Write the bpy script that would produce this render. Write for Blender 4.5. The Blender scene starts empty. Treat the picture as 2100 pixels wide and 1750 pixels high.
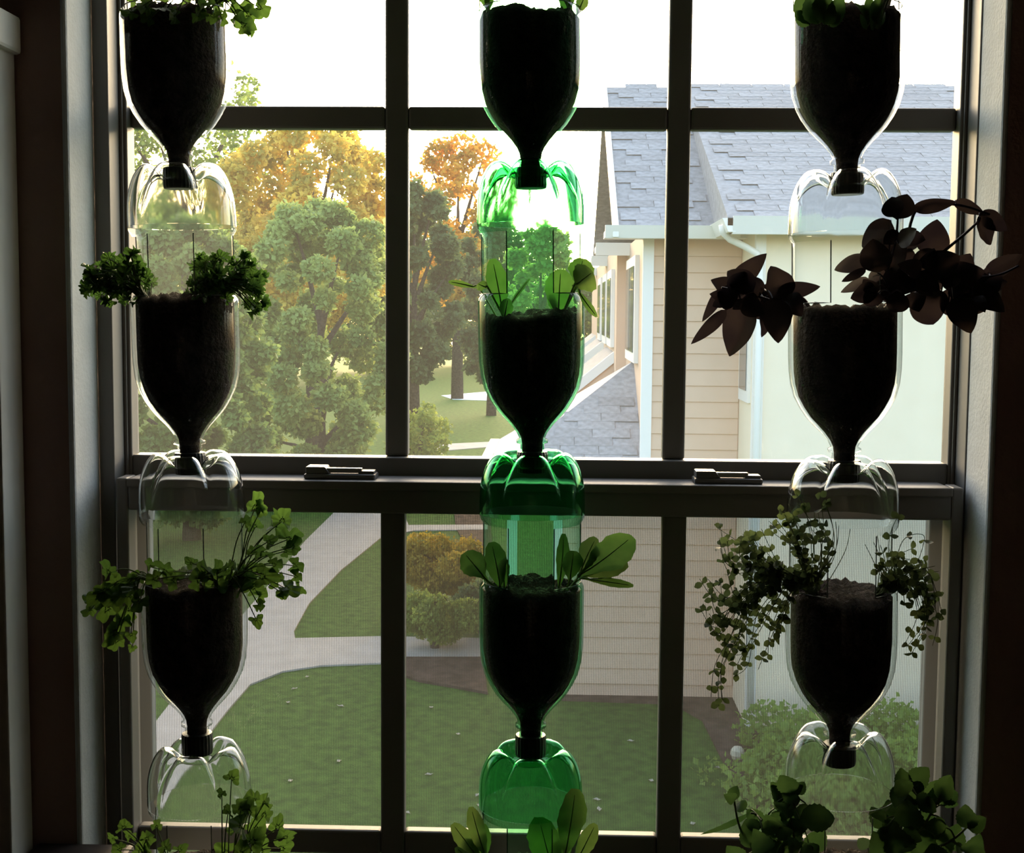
import bpy, math, random
from mathutils import Vector, Matrix, Euler, noise
random.seed(7)
SC = bpy.context.scene
COL = SC.collection
R_ = math.radians
# ------------------------------------------------------------------ camera
EYE = Vector((0, 0, 4.2)); FPX = 2738.0
psi, th, ro = R_(1.8), R_(4.91), R_(.45)
CF = Vector((-math.sin(psi)*math.cos(th), math.cos(psi)*math.cos(th), -math.sin(th)))
_r = Vector((math.cos(psi), math.sin(psi), 0)); _u = _r.cross(CF)
CR = _r*math.cos(ro) + _u*math.sin(ro); CU = _u*math.cos(ro) - _r*math.sin(ro)
cam = bpy.data.objects.new('camera', bpy.data.cameras.new('camera')); COL.objects.link(cam)
cam.matrix_world = Matrix(((CR.x, CU.x, -CF.x, EYE.x), (CR.y, CU.y, -CF.y, EYE.y), (CR.z, CU.z, -CF.z, EYE.z), (0, 0, 0, 1)))
cam.data.sensor_width = 36; cam.data.lens = FPX/2100*36; cam.data.clip_start = .02; cam.data.clip_end = 500
SC.camera = cam
def ray(x, y): return CF*FPX + CR*(x-1050) - CU*(y-875)
def W(x, y, Y):
    """point on the upright plane at distance Y that lies behind photo pixel x, y"""
    v = ray(x, y); return EYE + v*(Y/v.y)
def G(x, y, z=0.0):
    v = ray(x, y); return EYE + v*((z-EYE.z)/v.z)
# ------------------------------------------------------------------ sky, sun, exposure
SUN_EL, SUN_AZ = R_(6.5), R_(1.4)          # low evening sun behind the trees, a little right of straight ahead
world = bpy.data.worlds.new('world'); SC.world = world; world.use_nodes = True
nt = world.node_tree; nt.nodes.clear()
sky = nt.nodes.new('ShaderNodeTexSky'); sky.sky_type = 'NISHITA'
sky.sun_disc = False; sky.sun_elevation = SUN_EL; sky.sun_rotation = SUN_AZ
sky.air_density = .7; sky.dust_density = 5.0; sky.ozone_density = .6
bg = nt.nodes.new('ShaderNodeBackground'); bg.inputs[1].default_value = 1.95
out = nt.nodes.new('ShaderNodeOutputWorld')
nt.links.new(sky.outputs[0], bg.inputs[0]); nt.links.new(bg.outputs[0], out.inputs[0])
sd = bpy.data.lights.new('sun', 'SUN'); sd.energy = 2.0; sd.angle = R_(3); sd.color = (1, .86, .64)
sun = bpy.data.objects.new('sun', sd); COL.objects.link(sun)
sdir = Vector((math.sin(SUN_AZ)*math.cos(SUN_EL), math.cos(SUN_AZ)*math.cos(SUN_EL), math.sin(SUN_EL)))
sun.rotation_euler = sdir.to_track_quat('Z', 'Y').to_euler(); sun.location = (0, 5, 12)
vs = SC.view_settings
vs.view_transform = 'Standard'; vs.look = 'None'; vs.exposure = 0.0; vs.gamma = 1; vs.use_curve_mapping = False

# ------------------------------------------------------------------ materials
MATS = {}
def mat(name, c1, c2=None, rough=.6, scale=20, spec=.4, bump=0, detail=4, trans=0, objrand=0, coord='Object', stretch=None, metal=0, bscale=None):
    """diffuse/gloss material; c1..c2 mixed by noise; trans = share of light that comes through (leaves)"""
    if name in MATS: return MATS[name]
    m = bpy.data.materials.new(name); m.use_nodes = True
    n = m.node_tree.nodes; l = m.node_tree.links; n.clear()
    o = n.new('ShaderNodeOutputMaterial'); p = n.new('ShaderNodeBsdfPrincipled')
    p.inputs['Roughness'].default_value = rough; p.inputs['Specular IOR Level'].default_value = spec
    p.inputs['Metallic'].default_value = metal
    col = None
    tc = n.new('ShaderNodeTexCoord'); src = tc.outputs[coord]
    if stretch:
        mp = n.new('ShaderNodeMapping'); mp.inputs['Scale'].default_value = stretch
        l.new(src, mp.inputs[0]); src = mp.outputs[0]
    if c2:
        nz = n.new('ShaderNodeTexNoise'); nz.inputs['Scale'].default_value = scale; nz.inputs['Detail'].default_value = detail
        l.new(src, nz.inputs['Vector'])
        rp = n.new('ShaderNodeValToRGB'); rp.color_ramp.elements[0].position = .35; rp.color_ramp.elements[1].position = .65
        rp.color_ramp.elements[0].color = (*c1, 1); rp.color_ramp.elements[1].color = (*c2, 1)
        l.new(nz.outputs[0], rp.inputs[0]); col = rp.outputs[0]
    if objrand:
        oi = n.new('ShaderNodeObjectInfo'); hs = n.new('ShaderNodeHueSaturation')
        mr = n.new('ShaderNodeMapRange'); mr.inputs['To Min'].default_value = 1-objrand; mr.inputs['To Max'].default_value = 1+objrand
        l.new(oi.outputs['Random'], mr.inputs[0]); l.new(mr.outputs[0], hs.inputs['Value'])
        if col: l.new(col, hs.inputs['Color'])
        else: hs.inputs['Color'].default_value = (*c1, 1)
        col = hs.outputs[0]
    if col: l.new(col, p.inputs['Base Color'])
    else: p.inputs['Base Color'].default_value = (*c1, 1)
    if bump:
        b2 = n.new('ShaderNodeTexNoise'); b2.inputs['Scale'].default_value = bscale or scale*3; b2.inputs['Detail'].default_value = 6
        l.new(src, b2.inputs['Vector'])
        bp = n.new('ShaderNodeBump'); bp.inputs['Strength'].default_value = bump; bp.inputs['Distance'].default_value = .02
        l.new(b2.outputs[0], bp.inputs['Height']); l.new(bp.outputs[0], p.inputs['Normal'])
    sh = p.outputs[0]
    if trans:
        t = n.new('ShaderNodeBsdfTranslucent')
        if col: l.new(col, t.inputs[0])
        else: t.inputs[0].default_value = (*c1, 1)
        mx = n.new('ShaderNodeMixShader'); mx.inputs[0].default_value = trans
        l.new(sh, mx.inputs[1]); l.new(t.outputs[0], mx.inputs[2]); sh = mx.outputs[0]
    l.new(sh, o.inputs[0]); MATS[name] = m; return m

def film(name, tint, edge_tint, gloss=.9, rough=.03, haze=0, base=.03, power=4):
    """thin clear sheet: light goes straight through, tinted, with more reflection at grazing angles"""
    m = bpy.data.materials.new(name); m.use_nodes = True
    n = m.node_tree.nodes; l = m.node_tree.links; n.clear()
    o = n.new('ShaderNodeOutputMaterial')
    lw = n.new('ShaderNodeLayerWeight'); lw.inputs[0].default_value = .5
    pw = n.new('ShaderNodeMath'); pw.operation = 'POWER'; pw.inputs[1].default_value = power
    l.new(lw.outputs['Facing'], pw.inputs[0])
    mr = n.new('ShaderNodeMapRange'); mr.inputs['To Min'].default_value = base; mr.inputs['To Max'].default_value = gloss
    l.new(pw.outputs[0], mr.inputs[0])
    rp = n.new('ShaderNodeValToRGB'); rp.color_ramp.elements[0].position = .35
    rp.color_ramp.elements[0].color = (*tint, 1); rp.color_ramp.elements[1].color = (*edge_tint, 1)
    l.new(lw.outputs['Facing'], rp.inputs[0])
    t = n.new('ShaderNodeBsdfTransparent'); l.new(rp.outputs[0], t.inputs[0])
    g = n.new('ShaderNodeBsdfGlossy'); g.inputs['Roughness'].default_value = rough
    sh = t.outputs[0]
    if haze:
        tr = n.new('ShaderNodeBsdfTranslucent'); tr.inputs[0].default_value = (.9, .9, .88, 1)
        m2 = n.new('ShaderNodeMixShader'); m2.inputs[0].default_value = haze
        l.new(sh, m2.inputs[1]); l.new(tr.outputs[0], m2.inputs[2]); sh = m2.outputs[0]
    mx = n.new('ShaderNodeMixShader'); l.new(mr.outputs[0], mx.inputs[0])
    l.new(sh, mx.inputs[1]); l.new(g.outputs[0], mx.inputs[2]); l.new(mx.outputs[0], o.inputs[0])
    MATS[name] = m; return m
def glassy(name, tint, rough=.02, ior=1.45):
    m = bpy.data.materials.new(name); m.use_nodes = True
    n = m.node_tree.nodes; l = m.node_tree.links; n.clear()
    o = n.new('ShaderNodeOutputMaterial'); g = n.new('ShaderNodeBsdfGlass')
    g.inputs[0].default_value = (*tint, 1); g.inputs['Roughness'].default_value = rough; g.inputs['IOR'].default_value = ior
    l.new(g.outputs[0], o.inputs[0]); MATS[name] = m; return m

M_wall = mat('wall_paint', (.30, .20, .175), (.33, .225, .195), .9, 6, .2, .15, bscale=120)
M_reveal = mat('plaster_white', (.46, .49, .50), (.51, .54, .55), .85, 30, .2, .12, bscale=220)
M_room = mat('room_paint', (.13, .11, .095), None, .9)
M_carpet = mat('carpet', (.04, .033, .028), (.06, .048, .04), .95, 60)
M_frame = mat('window_vinyl', (.16, .152, .143), (.178, .169, .16), .5, 8, .4)
M_framelt = mat('screen_aluminium', (.22, .25, .27), None, .4)
M_lock = mat('lock_metal', (.12, .115, .11), None, .4, spec=.5)
M_glass = film('window_glass', (.97, .98, .975), (.9, .93, .92), .7, .01, haze=.012, base=.02, power=5)
M_shell = film('clear_plastic', (.955, .965, .965), (.72, .76, .76), .75, .06, haze=.012, base=.02)
M_shellg = film('green_plastic', (.50, .86, .62), (.14, .40, .25), .6, .06, haze=.006, base=.02)
M_base = glassy('clear_base_plastic', (.975, .985, .985), .03)
M_baseg = glassy('green_base_plastic', (.52, .88, .66), .03)
M_cut = mat('cut_plastic_edge', (.16, .18, .17), None, .4, trans=.3)
M_cutg = mat('cut_green_edge', (.05, .16, .09), None, .4, trans=.3)
M_cap = mat('cap_black', (.02, .022, .02), None, .35)
M_capg = mat('cap_dark_green', (.012, .03, .018), None, .35)
M_soil = mat('potting_soil', (.018, .012, .009), (.05, .035, .026), .95, 90, .15, .8, bscale=260)
M_white = mat('white_woodwork', (.70, .70, .67), (.74, .74, .71), .5, 10, stretch=(8, 8, 1))
M_dark = mat('dark_furniture', (.018, .013, .012), (.026, .018, .016), .6, 12)

# ------------------------------------------------------------------ mesh helpers
def tag(o, label=None, cat=None, group=None, kind=None):
    if label: o['label'] = label
    if cat: o['category'] = cat
    if group: o['group'] = group
    if kind: o['kind'] = kind
    return o
class MB:
    def __init__(s): s.v = []; s.f = []
    def box(s, a, b):
        i = len(s.v); (x0, y0, z0), (x1, y1, z1) = a, b
        s.v += [(x0, y0, z0), (x1, y0, z0), (x1, y1, z0), (x0, y1, z0), (x0, y0, z1), (x1, y0, z1), (x1, y1, z1), (x0, y1, z1)]
        s.f += [tuple(i+k for k in q) for q in ((0, 3, 2, 1), (4, 5, 6, 7), (0, 1, 5, 4), (1, 2, 6, 5), (2, 3, 7, 6), (3, 0, 4, 7))]
        return s
    def prism(s, poly, d):
        """flat polygon (3D points) pushed along the vector d"""
        i = len(s.v); n = len(poly); d = Vector(d)
        s.v += [tuple(p) for p in poly] + [tuple(Vector(p)+d) for p in poly]
        s.f.append(tuple(range(i, i+n))[::-1]); s.f.append(tuple(range(i+n, i+2*n)))
        for k in range(n): s.f.append((i+k, i+(k+1) % n, i+n+(k+1) % n, i+n+k))
        return s
    def tube(s, pts, r, seg=6, r2=None):
        pts = [Vector(p) for p in pts]; i0 = len(s.v); n = len(pts)
        for k, p in enumerate(pts):
            t = (pts[min(k+1, n-1)] - pts[max(k-1, 0)]).normalized()
            a = t.cross(Vector((.31, .87, .38))).normalized(); b = t.cross(a)
            rr = r if r2 is None else r + (r2-r)*k/(n-1)
            for q in range(seg):
                an = 2*math.pi*q/seg; s.v.append(tuple(p + a*(rr*math.cos(an)) + b*(rr*math.sin(an))))
        for k in range(n-1):
            for q in range(seg):
                s.f.append((i0+k*seg+q, i0+k*seg+(q+1) % seg, i0+(k+1)*seg+(q+1) % seg, i0+(k+1)*seg+q))
        s.f.append(tuple(i0+q for q in range(seg))[::-1]); s.f.append(tuple(i0+(n-1)*seg+q for q in range(seg)))
        return s
    def lathe(s, prof, seg=40, cap=True):
        i0 = len(s.v)
        for r, z in prof:
            for q in range(seg):
                a = 2*math.pi*q/seg; s.v.append((r*math.cos(a), r*math.sin(a), z))
        for k in range(len(prof)-1):
            for q in range(seg):
                s.f.append((i0+k*seg+q, i0+k*seg+(q+1) % seg, i0+(k+1)*seg+(q+1) % seg, i0+(k+1)*seg+q))
        if cap:
            s.f.append(tuple(i0+q for q in range(seg))[::-1]); s.f.append(tuple(i0+(len(prof)-1)*seg+q for q in range(seg)))
        return s
    def mesh(s, name, m, smooth=False):
        me = bpy.data.meshes.new(name); me.from_pydata(s.v, [], s.f); me.materials.append(m)
        if smooth: me.polygons.foreach_set('use_smooth', [True]*len(me.polygons))
        me.update(); return me
    def build(s, name, m, parent=None, smooth=False, bevel=0):
        o = bpy.data.objects.new(name, s.mesh(name, m, smooth)); COL.objects.link(o)
        if parent is not None: adopt(o, parent)
        if bevel:
            b = o.modifiers.new('bevel', 'BEVEL'); b.width = bevel; b.segments = 2; b.limit_method = 'ANGLE'; b.harden_normals = False
        return o
def world_of(o):
    m = o.matrix_basis.copy()
    while o.parent is not None:
        m = o.parent.matrix_basis @ o.matrix_parent_inverse @ m
        o = o.parent
    return m
def adopt(o, parent):
    """make o (given in world coordinates) a child without moving it"""
    o.parent = parent; o.matrix_parent_inverse = world_of(parent).inverted()
def empty(name, loc, label=None, cat=None, group=None, kind=None):
    e = bpy.data.objects.new(name, None); e.location = loc; e.empty_display_size = .05; COL.objects.link(e)
    return tag(e, label, cat, group, kind)
def put(name, me, mw, parent=None):
    o = bpy.data.objects.new(name, me); COL.objects.link(o); o.matrix_basis = mw
    if parent is not None: adopt(o, parent)
    return o

# ================================================================== ROOM
OL, OR_, OB, OT = -.525, .468, 3.10, 4.90          # window opening in the plaster
YW = 1.43                                          # room face of the window wall
FLOOR, CEIL = 2.75, 5.25
b = MB()
b.box((-2.4, YW, FLOOR), (OL, 1.585, CEIL)); b.box((OR_, YW, FLOOR), (2.4, 1.585, CEIL))
b.box((OL, YW, FLOOR), (OR_, 1.585, OB)); b.box((OL, YW, OT), (OR_, 1.585, CEIL))
tag(b.build('wall_front', M_wall), kind='structure')
# plaster lining of the opening (the light grey returns)
b = MB()
b.box((OL-.004, YW-.0005, OB), (OL+.004, 1.51, OT)); b.box((OR_-.004, YW-.0005, OB), (OR_+.004, 1.51, OT))
b.box((OL, YW-.0005, OT-.004), (OR_, 1.50, OT+.004))
tag(b.build('trim_1', M_reveal, bevel=.003), kind='structure')
tag(MB().box((OL-.03, YW-.05, OB-.03), (OR_+.03, 1.50, OB)).build('trim_2', M_white, bevel=.006), kind='structure')
tag(MB().box((-2.4, -3.2, FLOOR), (-2.3, YW, CEIL)).build('wall_left', M_room), kind='structure')
tag(MB().box((2.3, -3.2, FLOOR), (2.4, YW, CEIL)).build('wall_right', M_room), kind='structure')
tag(MB().box((-2.4, -3.3, FLOOR), (2.4, -3.2, CEIL)).build('wall_back', M_room), kind='structure')
tag(MB().box((-2.4, -3.3, FLOOR-.1), (2.4, 1.64, FLOOR)).build('floor', M_carpet), kind='structure')
tag(MB().box((-2.4, -3.3, CEIL), (2.4, 1.64, CEIL+.1)).build('ceiling', mat('ceiling_paint', (.2, .19, .175), None, .9)), kind='structure')

# ================================================================== WINDOW
win = empty('window_1', (0, 1.5, OB), kind='structure')
win['label'] = 'double hung window with grilles and an insect screen on the lower half'
b = MB()
b.box((OL+.004, 1.508, OB), (-.5035, 1.584, OT)); b.box((.4625, 1.508, OB), (OR_-.003, 1.584, OT))
b.box((-.5035, 1.508, OT-.03), (.4625, 1.584, OT)); b.box((-.5035, 1.508, OB), (.4625, 1.584, OB+.03))
b.box((-.5035, 1.5435, OB), (-.4995, 1.547, OT)); b.box((.4585, 1.5435, OB), (.4625, 1.547, OT))
b.build('frame', M_frame, win, bevel=.002)
# upper sash (outer track)
b = MB(); y0, y1 = 1.547, 1.576
b.box((-.5033, y0, 3.985), (-.4955, y1, OT-.03)); b.box((.455, y0, 3.985), (.4623, y1, OT-.03))
b.box((-.4955, y0, 3.985), (.455, y1, 4.029)); b.box((-.4955, y0, OT-.075), (.455, y1, OT-.03))
up = b.build('upper_sash', M_frame, win, bevel=.002)
# lower sash (inner track)
b = MB(); y0, y1 = 1.490, 1.542
b.box((-.4970, y0, OB+.03), (-.483, 1.524, 4.0085)); b.box((.444, y0, OB+.03), (.4575, 1.524, 4.0085))
b.box((-.483, y0, 3.9715), (.444, y1, 4.0085)); b.box((-.483, y0, OB+.03), (.444, y1, OB+.085))
lo = b.build('lower_sash', M_frame, win, bevel=.0025)
b = MB(); b.box((-.483, 1.486, 3.9985), (.444, 1.4905, 4.0085)); b.build('lift_lip', M_frame, lo, bevel=.0015)
def grille(sash, yg, xs, zs, zr, xr, gx, gz):
    for x0, x1 in xs: MB().box((x0, yg-.009, zr[0]), (x1, yg+.009, zr[1])).build('muntin', M_frame, sash, bevel=.003)
    for z0, z1 in zs:
        segs = [(xr[0], xs[0][0]), (xs[0][1], xs[1][0]), (xs[1][1], xr[1])]
        for a, c in segs: MB().box((a, yg-.009, z0), (c, yg+.009, z1)).build('muntin', M_frame, sash, bevel=.003)
    for a, c in gx:
        for z0, z1 in gz: MB().box((a-.003, yg-.0005, z0-.003), (c+.003, yg+.0005, z1+.003)).build('glass_pane', M_glass, sash)
ux = [(-.1985, -.1715), (.1270, .1535)]
grille(up, 1.57, ux, [(4.4095, 4.4355)], (4.029, OT-.075), (-.4955, .455), [(-.4955, ux[0][0]), (ux[0][1], ux[1][0]), (ux[1][1], .455)], [(4.029, 4.4095), (4.4355, OT-.075)])
lx = [(-.1970, -.1690), (.1240, .1520)]
grille(lo, 1.515, lx, [(3.5660, 3.5950)], (OB+.085, 3.9715), (-.483, .444), [(-.483, lx[0][0]), (lx[0][1], lx[1][0]), (lx[1][1], .444)], [(OB+.085, 3.566), (3.595, 3.9715)])
# two sash locks on the meeting rail
for xa, xb, yy in ((626, 772, 985), (1422, 1562, 992)):
    p0 = W(xa, yy, 1.51).x; p1 = W(xb, yy, 1.51).x; z = 4.0085
    k = MB().box((p0, 1.499, z), (p1, 1.530, z+.006)).build('sash_lock', M_lock, win, bevel=.002)
    b = MB(); b.prism([(p0+.002, 1.501, z+.006), (p0+.03, 1.501, z+.006), (p0+.024, 1.501, z+.014), (p0+.002, 1.501, z+.014)], (0, .026, 0))
    b.build('lock_body', M_lock, k, bevel=.001)
    b = MB(); b.box((p0+.024, 1.504, z+.007), (p1-.016, 1.512, z+.0125)); b.build('lever', mat('lever_bright', (.24, .24, .24), None, .3, metal=.3), k, bevel=.001)
    b = MB(); b.box((p1-.020, 1.503, z+.005), (p1-.002, 1.523, z+.0095)); b.build('keeper', M_lock, k, bevel=.001)
# insect screen over the outside of the lower half
b = MB(); zt = 3.995
b.box((-.522, 1.586, OB+.03), (-.4885, 1.604, zt)); b.box((.4475, 1.586, OB+.03), (.467, 1.604, zt))
b.box((-.4885, 1.587, OB+.03), (.4475, 1.603, OB+.055)); b.box((-.4885, 1.587, zt-.02), (.4475, 1.603, zt))
sf = b.build('insect_screen', M_framelt, win, bevel=.002)
m = bpy.data.materials.new('screen_mesh'); m.use_nodes = True
n = m.node_tree.nodes; l = m.node_tree.links; n.clear()
o_ = n.new('ShaderNodeOutputMaterial'); tr = n.new('ShaderNodeBsdfTransparent'); df = n.new('ShaderNodeBsdfDiffuse'); df.inputs[0].default_value = (.012, .012, .012, 1)
tc = n.new('ShaderNodeTexCoord'); mx = n.new('ShaderNodeMixShader')
wv = []
for ax in ('X', 'Z'):
    w = n.new('ShaderNodeTexWave'); w.bands_direction = ax; w.inputs['Scale'].default_value = 150; l.new(tc.outputs['Object'], w.inputs[0]); wv.append(w)
ad = n.new('ShaderNodeMath'); ad.operation = 'MULTIPLY_ADD'; ad.inputs[1].default_value = .24; ad.inputs[2].default_value = .17
ad2 = n.new('ShaderNodeMath'); ad2.operation = 'MULTIPLY_ADD'; ad2.inputs[1].default_value = .05
l.new(wv[0].outputs['Fac'], ad.inputs[0]); l.new(wv[1].outputs['Fac'], ad2.inputs[0]); l.new(ad.outputs[0], ad2.inputs[2])
l.new(ad2.outputs[0], mx.inputs[0]); l.new(tr.outputs[0], mx.inputs[1]); l.new(df.outputs[0], mx.inputs[2]); l.new(mx.outputs[0], o_.inputs[0])
MB().box((-.490, 1.596, OB+.05), (.449, 1.5962, zt-.015)).build('screen_mesh', m, sf)

# ================================================================== FURNITURE beside the window
xb = W(50, 935, YW).x
cab = empty('tall_cabinet', (xb-.3, 1.40, FLOOR), 'tall shallow white cabinet with a projecting cornice beside the window', 'cabinet')
zt = W(47, 36, YW).z; zb = W(45, 114, YW).z
MB().box((xb-.6, 1.372, FLOOR), (xb, YW-.0003, zb+.002)).build('body', M_white, cab, bevel=.002)
MB().box((xb-.6, 1.355, zb), (xb+.008, YW-.0003, zt)).build('cornice', M_white, cab, bevel=.004)
z = W(200, 1735, 1.42).z; xe = W(266, 1740, 1.42).x
low = empty('low_cabinet', (xe-.1, 1.3, FLOOR), 'low black cabinet standing under the corner of the window', 'cabinet')
MB().box((xb+.006, 1.16, FLOOR), (xe, YW-.052, z-.02)).build('body', M_dark, low, bevel=.004)
MB().box((xb+.004, 1.14, z-.02), (xe+.004, YW-.0005, z)).build('top', M_dark, low, bevel=.006)

# ================================================================== OUTSIDE: ground
def ground_poly(name, pix, z, m, thick=.03, label=None):
    o = MB().prism([tuple(G(x, y, 0).xy) + (z-thick,) for x, y in pix], (0, 0, thick)).build(name, m)
    tag(o, kind='structure')
    if label: o['label'] = label
    return o
M_lawn = mat('lawn', (.020, .078, .008), (.060, .150, .020), .9, 7, .1, .9, detail=12, bscale=40)
M_conc = mat('concrete', (.42, .385, .335), (.49, .45, .395), .9, 3, .2, .1)
M_mulch = mat('mulch', (.055, .038, .028), (.12, .08, .06), .95, 6, .1, .6, bscale=30)
tag(MB().box((-90, 1.7, -.2), (90, 160, 0)).build('lawn', M_lawn), kind='structure')
ground_poly('path', [(1014, 907), (905, 912), (690, 1048), (626, 1111), (540, 1215), (440, 1330), (330, 1470), (200, 1640), (120, 1760),
    (230, 1740), (317, 1633), (387, 1563), (467, 1460), (513, 1407), (580, 1380), (660, 1368), (785, 1363), (1000, 1368), (1000, 1312), (785, 1308), (605, 1312),
    (603, 1297), (634, 1240), (700, 1171), (782, 1104), (850, 1090), (1000, 1088), (1000, 1078), (838, 1079), (830, 1060), (915, 925), (1014, 917)], .02, M_conc)
ground_poly('distant_drive', [(905, 812), (1000, 804), (1000, 822), (930, 820)], .02, mat('pale_paving', (.8, .8, .78), None, .9))
ground_poly('mulch_bed', [(815, 1352), (990, 1352), (1000, 1425), (930, 1412), (860, 1400), (815, 1385)], .03, M_mulch)
ground_poly('mulch_bed', [(930, 1046), (1005, 1046), (1010, 1130), (955, 1120), (935, 1085)], .015, M_mulch)
ground_poly('mulch_bed', [(1150, 1418), (1410, 1425), (1560, 1400), (1620, 1560), (1600, 1700), (1530, 1640), (1480, 1560), (1440, 1480), (1380, 1446), (1150, 1438)], .025, M_mulch)

# ================================================================== OUTSIDE: the neighbouring house
M_siding = mat('siding_tan', (.68, .46, .31), (.71, .49, .34), .7, 3, .2, objrand=.02)
M_cream = mat('stucco_cream', (.90, .74, .53), (.92, .76, .55), .8, 4, .2, .08)
M_trim = mat('house_trim_white', (.88, .82, .73), None, .5)
M_shing = mat('shingle_grey', (.27, .26, .25), (.36, .345, .335), .9, 14, .15, .3, objrand=.1)
M_pane = mat('house_glass', (.10, .12, .12), None, .08, spec=.8)
M_gut = mat('gutter_white', (.90, .84, .75), None, .4)
DA, DB, EAVE = 14.34, 13.30, 5.08
Xc = W(1320, 800, DA).x; Xr = W(1546, 800, DB).x
house = empty('house', (Xc+1, DA, 0), 'two storey tan sided house with grey shingle roof and white gutters', 'house')
wallA = MB().box((Xc, DA, 0), (Xr+.3, DA+8, EAVE)).build('sided_wall', M_siding, house)
XL = W(1141, 1200, DA).x
lowA = MB().box((XL, DA, 0), (Xc, DA+2.0, 2.42)).build('porch_wall', M_siding, house)
EXPO = .172
k = 0; z = .16
while z < EAVE-.1:
    x0 = (XL if z < 2.3 else Xc)+.06; x1 = Xr-.01
    poly = [(x0, DA-.022, z), (x0, DA+.01, z), (x0, DA+.01, z+EXPO+.02), (x0, DA-.004, z+EXPO+.02)]
    MB().prism(poly, (x1-x0, 0, 0)).build('siding_board', M_siding, lowA if z < 2.3 else wallA); z += EXPO
# corner boards and porch posts
MB().box((Xc-.03, DA-.035, 2.3), (Xc+.085, DA+.06, EAVE)).build('corner_board', M_trim, house)
MB().box((XL-.04, DA-.035, 0), (XL+.06, DA+.06, 2.42)).build('corner_board', M_trim, house)
xp = W(1040, 1120, DA).x; MB().box((xp, DA-.03, 0), (xp+.11, DA+.08, 2.42)).build('porch_post', M_trim, house)
MB().box((xp, DA-.02, 2.25), (XL, DA+.1, 2.45)).build('porch_beam', M_trim, house)
MB().box((XL-.0, DA+2.0, 0), (Xc, DA+2.1, 2.42)).build('porch_back_wall', M_siding, house)
# projecting wing on the right
wb = MB().box((Xr, DB, 0), (Xr+7, DA+.02, EAVE)).build('cream_wall', M_cream, house)
MB().box((Xr-.015, DB-.03, 0), (Xr+.085, DB+.06, EAVE)).build('corner_board', M_trim, house)
# window on the side of the wing
f = MB().box((Xr-.03, 13.52, 3.30), (Xr+.01, 14.2, 4.42)).build('house_window', M_trim, house)
MB().box((Xr-.04, 13.62, 3.42), (Xr-.028, 14.1, 4.34)).build('pane', M_pane, f)
# receding side wall beyond the corner, stepping out once, with windows
X2 = W(1262, 700, 18.2).x
back = MB().box((X2, 18.0, 0), (Xc+6, 30, EAVE)).build('far_wall', M_siding, house)
def side_window(x, ya, yb, za, zb_):
    f = MB().box((x-.05, ya, za), (x+.01, yb, zb_)).build('house_window', M_trim, house)
    MB().box((x-.06, ya+.14, za+.12), (x-.045, (ya+yb)/2-.04, zb_-.12)).build('pane', M_pane, f)
    MB().box((x-.06, (ya+yb)/2+.04, za+.12), (x-.045, yb-.14, zb_-.12)).build('pane', M_pane, f)
side_window(Xc, 15.4, 17.3, 3.62, 4.86)
for ya in (18.6, 20.6, 23.0): side_window(X2, ya, ya+1.4, 3.72, 4.80)
# eaves: gutters, soffits
def gutter(x0, x1, y, z, h=.13, par=house):
    g = MB().prism([(x0, y-.10, z), (x0, y-.04, z-h), (x0, y+.03, z-h), (x0, y+.03, z)], (x1-x0, 0, 0)).build('gutter', M_gut, par)
    return g
xg0 = W(1241, 470, 14.0).x; xg1 = W(1478, 450, 14.0).x
gutter(xg0, xg1+.2, 14.0, EAVE+.02)
MB().box((xg0, 14.0, EAVE-.10), (Xr+.2, DA+.1, EAVE-.03)).build('soffit', M_trim, house)
XB0 = W(1502, 445, 13.0).x
gutter(XB0, Xr+7, 13.0, EAVE+.05, .17)
MB().box((XB0, 13.0, EAVE-.10), (Xr+7, DB+.05, EAVE-.03)).build('soffit', M_trim, house)
MB().prism([(XB0-.10, 12.95, EAVE+.03), (XB0-.04, 12.95, EAVE-.10), (XB0+.03, 12.95, EAVE-.10), (XB0+.03, 12.95, EAVE+.03)], (0, 1.1, 0)).build('gutter', M_gut, house)
for i, (yy, xa, xb2) in enumerate(((17.5, 1222, 1312), (21.5, 1213, 1284), (27.0, 1205, 1255))):
    a = W(xa, 500, yy).x; c = W(xb2, 500, yy).x
    gutter(a, c, yy, EAVE+.02, .16)
    MB().box((a, yy, EAVE-.10), (c, yy+.6, EAVE-.02)).build('soffit', M_trim, house)
# downspout with a gooseneck from the wing's gutter to its corner
pd = [W(1481, 462, 13.15), W(1482, 476, 13.17), W(1497, 491, 13.2), W(1528, 506, 13.22), W(1553, 520, 13.24), W(1558, 540, 13.24), W(1556, 700, 13.24)]
xd = pd[-1].x; pd[-2].x = xd; pd.append(Vector((xd, 13.24, .2)))
MB().tube(pd, .036, 8).build('downspout', M_gut, house, smooth=True)
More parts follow.
